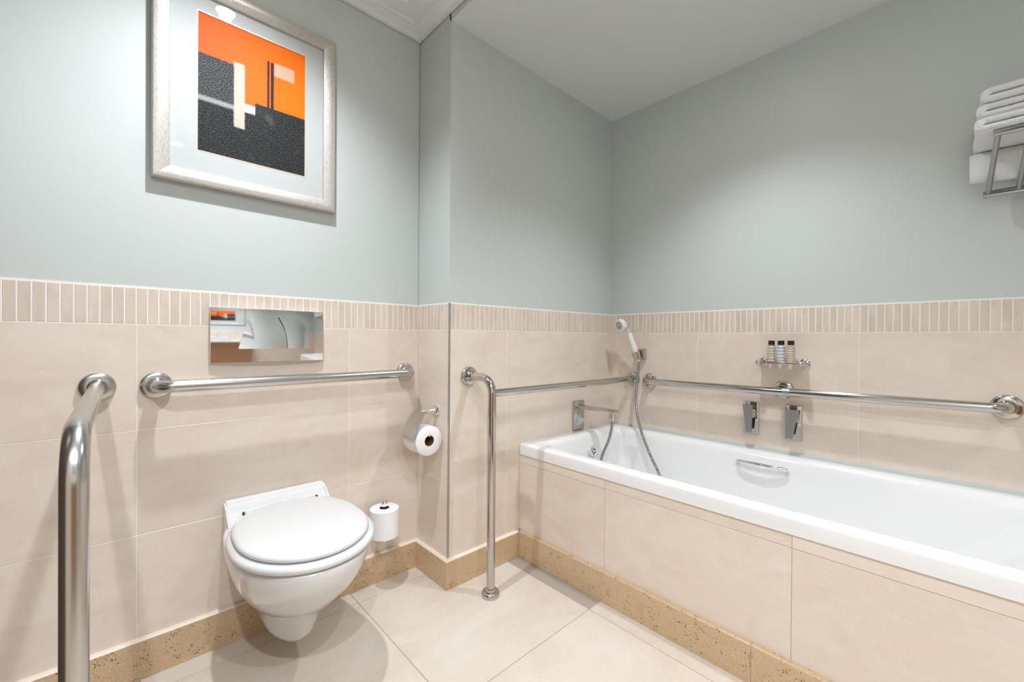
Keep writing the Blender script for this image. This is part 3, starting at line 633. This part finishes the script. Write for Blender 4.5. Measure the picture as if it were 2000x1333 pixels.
def valve(label, y0_, y1_, z0_, z1_, pts, off):
    t = thing('mixer_valve', label, 'mixer tap', (W, (y0_+y1_)/2, (z0_+z1_)/2), 'lever mixers above the bathtub')
    bm = bmesh.new(); box(bm, W-0.012, W, y1_, y0_, z0_, z1_, 0.002, 2); part('wall_plate', bm, M['fitting'], t)
    bm = bmesh.new(); cz = z1_-0.052; cy = (y0_+y1_)/2; lathe(bm, (W-0.011, cy, cz), (-1, 0, 0), [(0, 0.022), (0.020, 0.021), (0.028, 0.017), (0.034, 0.015)], 28); part('cartridge', bm, M['fitting'], t)
    bm = bmesh.new(); A = [(W-0.034-(z-z0_)*off, y, z) for y, z in pts]
    extrude_poly(bm, A, (-0.009, 0, -0.001)); bmesh.ops.bevel(bm, geom=list(bm.edges), offset=0.0012, segments=2, affect='EDGES'); part('lever', bm, M['lever'], t)
valve('square chrome lever mixer nearer the hand shower', -0.940, -1.001, 0.570, 0.712, [(-0.953, 0.704), (-0.992, 0.704), (-0.982, 0.583), (-0.962, 0.581)], 0.16)
valve('square chrome lever mixer under the little bottle shelf, nearer the camera', -1.099, -1.159, 0.571, 0.713, [(-1.112, 0.701), (-1.160, 0.703), (-1.134, 0.582), (-1.110, 0.582)], 0.16)

# ------------------------------------------------------------------ shelf with bottles
SZ = 0.888; YA, YB = -1.018, -1.166
shf = thing('bath_shelf', 'small chrome wall shelf above the grab bar', 'shelf', (W, (YA+YB)/2, SZ))
for y in (YA, YB):
    bm = bmesh.new(); lathe(bm, (W, y, SZ), (-1, 0, 0), [(0, 0.019), (0.006, 0.019), (0.010, 0.015), (0.011, 0.0095), (0.052, 0.0095), (0.053, 0.0115), (0.082, 0.0115), (0.086, 0.0095), (0.089, 0.005), (0.0895, 0)], 24); part('post', bm, M['fitting'], shf)
bm = bmesh.new(); box(bm, W-0.078, W-0.012, YB+0.006, YA-0.006, SZ-0.002, SZ+0.003, 0.001, 1); part('tray', bm, M['chrome'], shf)
for (y, m_, lab) in ((-1.057, M['bottle_a'], 'clear printed toiletry bottle at the left end of the shelf'), (-1.092, M['bottle_b'], 'cloudy white toiletry bottle, middle of the three on the shelf'), (-1.127, M['bottle_c'], 'honey-coloured toiletry bottle at the right end of the shelf')):
    p = (W-0.046, y, SZ+0.003); t = thing('toiletry_bottle', lab, 'bottle', p, 'toiletry bottles on the bath shelf')
    bm = bmesh.new(); lathe(bm, p, Z, [(0, 0), (0, 0.0125), (0.002, 0.0145), (0.066, 0.0145), (0.070, 0.0125), (0.071, 0.010), (0.0725, 0.010)], 28); part('body', bm, m_, t)
    bm = bmesh.new(); lathe(bm, p, Z, [(0.0725, 0.0), (0.0725, 0.0118), (0.089, 0.0118), (0.090, 0.0108), (0.090, 0)], 28); part('cap', bm, M['black'], t)

# ------------------------------------------------------------------ towel rack and towels
rack = thing('towel_rack', 'chrome towel rack high on the right wall', 'towel rack', (W, -1.90, 1.5))
RY0, RY1 = -1.655, -2.20; ZS = 1.556; XFR = 0.82; TT = 0.0295
M['rack'] = simple('rack_chrome', (0.42, 0.44, 0.44), 0.2, 1)
for i, x in enumerate((XFR, XFR+0.22)):
    bm = bmesh.new(); lathe(bm, (x, RY0, ZS), (0, -1, 0), [(0, 0), (0, 0.007), (0.003, 0.0095), (RY0-RY1-0.003, 0.0095), (RY0-RY1, 0.007), (RY0-RY1, 0)], 18); part('shelf_rail', bm, M['rack'], rack)
bm = bmesh.new(); lathe(bm, (1.040, -1.642, 1.4425), (0, -1, 0), [(0, 0), (0, 0.008), (0.004, 0.0105), (0.56, 0.0105), (0.56, 0)], 18); part('lower_rail', bm, M['rack'], rack)
for y, ya in ((-1.652, -1.664), (-1.713, -1.722), (-2.13, -2.13)):
    bm = bmesh.new(); sweep(bm, [(1.040, y, 1.4425), (XFR+0.004, ya, ZS-0.002)], 0.0066, 14); part('strut', bm, M['rack'], rack)
for y in (-1.83, -2.16):
    bm = bmesh.new(); lathe(bm, (W, y, ZS), (-1, 0, 0), [(0, 0.024), (0.006, 0.024), (0.010, 0.015), (0.011, 0.008), (W-XFR, 0.008)], 24); part('wall_post', bm, M['rack'], rack)
    bm = bmesh.new(); lathe(bm, (W, y, 1.4425), (-1, 0, 0), [(0, 0.022), (0.006, 0.022), (0.010, 0.012), (W-1.04, 0.010)], 24); part('lower_post', bm, M['rack'], rack)
def wobble(p, a=0.0025, s=30):
    return Vector((math.sin(p.y*s+p.z*s*1.7)*a, math.sin(p.x*s*1.2+p.z*s)*a, math.sin(p.x*s+p.y*s*0.8)*a))
def fold(x0_, x1_, ya, yb, z0_, t, lab):
    """towel folded over itself: a U in the y-z plane with the fold towards +y, extruded along x"""
    n = 10; R_ = t; outer = []; 
    zc = z0_+t
    for k in range(n+1):
        a = -PI/2+PI*k/n; outer.append((ya-R_+R_*math.cos(a)*1.0, zc+R_*math.sin(a)))
    g = 0.0022; inner = [(yb, zc+g), (ya-R_-0.004, zc+g*0.6), (ya-R_+0.004, zc), (ya-R_-0.004, zc-g*0.6), (yb, zc-g)]
    poly = outer+[(yb+0.01, zc+R_), (yb, zc+R_-0.006)]+inner+[(yb, zc-R_+0.006), (yb+0.01, zc-R_)]
    bm = bmesh.new(); xs = [x0_+0.0, x0_+0.004, x0_+0.012]+[x0_+0.012+(x1_-x0_-0.024)*k/6 for k in range(1, 7)]+[x1_-0.004, x1_]
    cy = sum(p[0] for p in poly)/len(poly); loops = []
    for i, x in enumerate(xs):
        e = 1.0 if 1 < i < len(xs)-2 else (0.94 if i in (1, len(xs)-2) else 0.80)
        lp_ = []
        for (y, z) in poly:
            lay_c = zc+(t/2 if z > zc else -t/2); q = Vector((x, y, lay_c+(z-lay_c)*e)); lp_.append(q+wobble(q, 0.0015))
        loops.append(lp_)
    loft(bm, loops); o = part('folded_towel', bm, M['towel'], None, angle=80); return tag(o, lab, 'towel', 'white towels on the rack')
zt = ZS+0.0098
TT = 0.0197
for k, (dx, ya, lab) in enumerate(((-0.012, -1.620, 'bottom folded white towel of the pile on the rack'), (-0.004, -1.623, 'middle folded white towel of the pile on the rack'), (-0.008, -1.629, 'folded white towel on top of the pile on the rack'))):
    fold(XFR+dx, 1.075, ya, -2.16, zt+k*(2*TT+0.0005), TT, lab)
# towel draped over the lower shelf rail
bm = bmesh.new(); loops = []; nY = 24
for k in range(nY+1):
    y = -1.6125-(0.50)*k/nY; e = math.sin(min(1, k/2.0, (nY-k)/2.0)*PI/2)*0.5+0.5 if True else 1
    wv = 0.003*math.sin(y*24)
    xs0, xs1 = 0.986+wv+0.012*(1-e), 1.030+wv-0.012*(1-e)
    zb = 1.472+0.003*math.sin(y*15)+0.006*(1-e); ztp = ZS+0.006
    loops.append([Vector(p) for p in ((xs0+0.012, y, zb), (xs0+0.003, y, zb+0.006), (xs0, y, zb+0.02), (xs0, y, ztp-0.02), (xs0+0.01, y, ztp), (xs1-0.01, y, ztp), (xs1, y, ztp-0.02), (xs1, y, zb+0.02), (xs1-0.003, y, zb+0.006), (xs1-0.012, y, zb))])
loft(bm, loops); tag(part('hanging_towel', bm, M['towel'], None, angle=80), 'white towel hanging below the rack shelf', 'towel', 'white towels on the rack')

# ------------------------------------------------------------------ framed picture
def picture(name, label, x0_, x1_, z0_, z1_, fw, art, yw, sgn, m):
    """sgn -1: hangs on the back wall facing -y; +1: on the front wall facing +y"""
    t = thing(name, label, 'picture', ((x0_+x1_)/2, yw, z0_))
    Yo = lambda d: yw+sgn*d
    prof = [(0.0, 0.001), (0.0, 0.020), (0.004, 0.025), (0.012, 0.0265), (fw*0.55, 0.024), (fw-0.005, 0.0205), (fw-0.001, 0.0185), (fw, 0.016), (fw, 0.001)]
    sides = [((x0_, z0_), (x1_, z0_), (0, 1)), ((x1_, z0_), (x1_, z1_), (-1, 0)), ((x1_, z1_), (x0_, z1_), (0, -1)), ((x0_, z1_), (x0_, z0_), (1, 0))]
    cor = [(x0_, z0_, 1, 1), (x1_, z0_, -1, 1), (x1_, z1_, -1, -1), (x0_, z1_, 1, -1)]
    for k in range(4):                                   # four mitred mouldings
        bm = bmesh.new(); A = []; B = []
        for (cx_, cz_, sx, sz), R_ in ((cor[k], A), (cor[(k+1) % 4], B)):
            for o, d in prof: R_.append(bm.verts.new((cx_+sx*o, Yo(d), cz_+sz*o)))
        for i in range(len(prof)-1): bm.faces.new((A[i], A[i+1], B[i+1], B[i]))
        bm.faces.new(A); bm.faces.new(B); part('frame_moulding', bm, M['frame'], t, angle=25)
    ax0, ax1, az0, az1 = art
    bm = bmesh.new(); cor2 = [[(x0_+fw-0.002, z0_+fw-0.002), (x1_-fw+0.002, z0_+fw-0.002), (x1_-fw+0.002, z1_-fw+0.002), (x0_+fw-0.002, z1_-fw+0.002)], [(ax0, az0), (ax1, az0), (ax1, az1), (ax0, az1)]]
    lp_ = [[Vector((x, Yo(0.004), z)) for x, z in cor2[0]], [Vector((x, Yo(0.010), z)) for x, z in cor2[0]], [Vector((x, Yo(0.010), z)) for x, z in cor2[1]], [Vector((x, Yo(0.008), z)) for x, z in cor2[1]]]
    loft(bm, lp_, False, False); part('mat_board', bm, M['mat_board'], t, False)
    e = 0.003; bm = bmesh.new()
    q = lambda i, d: [Vector((x, Yo(d), z)) for x, z in ((ax0+i, az0+i), (ax1-i, az0+i), (ax1-i, az1-i), (ax0+i, az1-i))]
    loft(bm, [q(0, 0.007), q(0, 0.0104), q(e, 0.0104), q(e, 0.007)], False, False); part('fillet', bm, M['gilt'], t, False)
    bm = bmesh.new(); loft(bm, [q(e*0.5, 0.0045), q(e*0.5, 0.0075)]); uvl = bm.loops.layers.uv.new('UVMap')
    for f in bm.faces:
        for lp2 in f.loops:
            u = (lp2.vert.co.x-ax0)/(ax1-ax0); lp2[uvl].uv = (u if sgn < 0 else 1-u, (lp2.vert.co.z-az0)/(az1-az0))
    part('print', bm, m, t, False)
    bm = bmesh.new(); box(bm, x0_+fw-0.003, x1_-fw+0.003, min(Yo(0.0130), Yo(0.0145)), max(Yo(0.0130), Yo(0.0145)), z0_+fw-0.003, z1_-fw+0.003); part('glazing', bm, M['glass'], t, False)
    bm = bmesh.new(); box(bm, x0_+0.006, x1_-0.006, min(Yo(-0.0018), Yo(0.004)), max(Yo(-0.0018), Yo(0.004)), z0_+0.006, z1_-0.006); part('back_board', bm, M['wood'], t, False)
    return t
picture('framed_picture', 'abstract orange and charcoal print in a silver frame above the toilet', -0.876, -0.3615, 1.440, 2.064, 0.0415, (-0.7715, -0.4612, 1.547, 1.976), 0.0, -1, M['art'])

# ------------------------------------------------------------------ things behind the camera, seen in the flush plate
van = thing('vanity_unit', 'white washbasin vanity with brown front behind the camera', 'vanity', (-0.95, YF, 0))
bm = bmesh.new(); box(bm, XL+0.004, -0.35, YF+0.002, YF+0.50, 0.80, 0.86, 0.006, 2); part('counter_top', bm, M['vanity_white'], van)
bm = bmesh.new(); box(bm, XL+0.02, -0.37, YF+0.002, YF+0.46, 0.12, 0.80, 0.003, 1); part('cabinet_front', bm, M['wood'], van)
bm = bmesh.new(); loft(bm, [rrect(-1.18, -0.72, YF+0.10, YF+0.44, 0.12, 0.862), rrect(-1.20, -0.70, YF+0.08, YF+0.46, 0.13, 0.93), rrect(-1.18, -0.72, YF+0.10, YF+0.44, 0.12, 0.93), rrect(-1.12, -0.78, YF+0.15, YF+0.39, 0.10, 0.875)]); part('basin', bm, M['vanity_white'], van)
bm = bmesh.new(); sweep(bm, fillet([(-0.95, YF+0.06, 0.86), (-0.95, YF+0.06, 1.03), (-0.95, YF+0.20, 1.03)], 0.03), 0.012, 14); part('basin_tap', bm, M['chrome'], van)
picture('framed_picture', 'wide orange print standing in for a mirror reflection above the washbasin', -1.30, -0.45, 1.32, 1.90, 0.045, (-1.12, -0.63, 1.45, 1.77), YF, 1, M['art'])  # print put where a mirror would reflect the orange picture

# ------------------------------------------------------------------ recessed downlights
for i, (x, y, z, wt, deg, blend, aim) in enumerate(LAMPS):
    lab = ['recessed downlight above the toilet picture', 'recessed downlight over the middle of the bathtub', 'recessed downlight behind the camera', 'recessed downlight over the washbasin beside the left wall', 'recessed downlight over the foot of the bathtub'][i]
    t = thing('downlight', lab, 'downlight', (x, y, z), 'recessed ceiling downlights')
    bm = bmesh.new(); lathe(bm, (x, y, z), (0, 0, -1), [(0.0, 0.046), (0.003, 0.046), (0.005, 0.043), (0.005, 0.036), (0.0, 0.034)], 32); part('trim_ring', bm, M['lamp_ring'], t)
    bm = bmesh.new(); lathe(bm, (x, y, z), (0, 0, -1), [(0.0005, 0.034), (0.0015, 0.030), (0.0018, 0)], 32); part('lens', bm, M['lamp'], t)
    ld = bpy.data.lights.new('lamp', 'SPOT'); ld.energy = wt; ld.color = LAMP_COL; ld.spot_size = math.radians(deg); ld.spot_blend = blend; ld.shadow_soft_size = 0.024
    lo_ = bpy.data.objects.new('lamp', ld); COL.objects.link(lo_); lo_.parent = t; lo_.location = (0, 0, -0.012); lo_.rotation_euler = Vector(aim).to_track_quat('-Z', 'Y').to_euler()
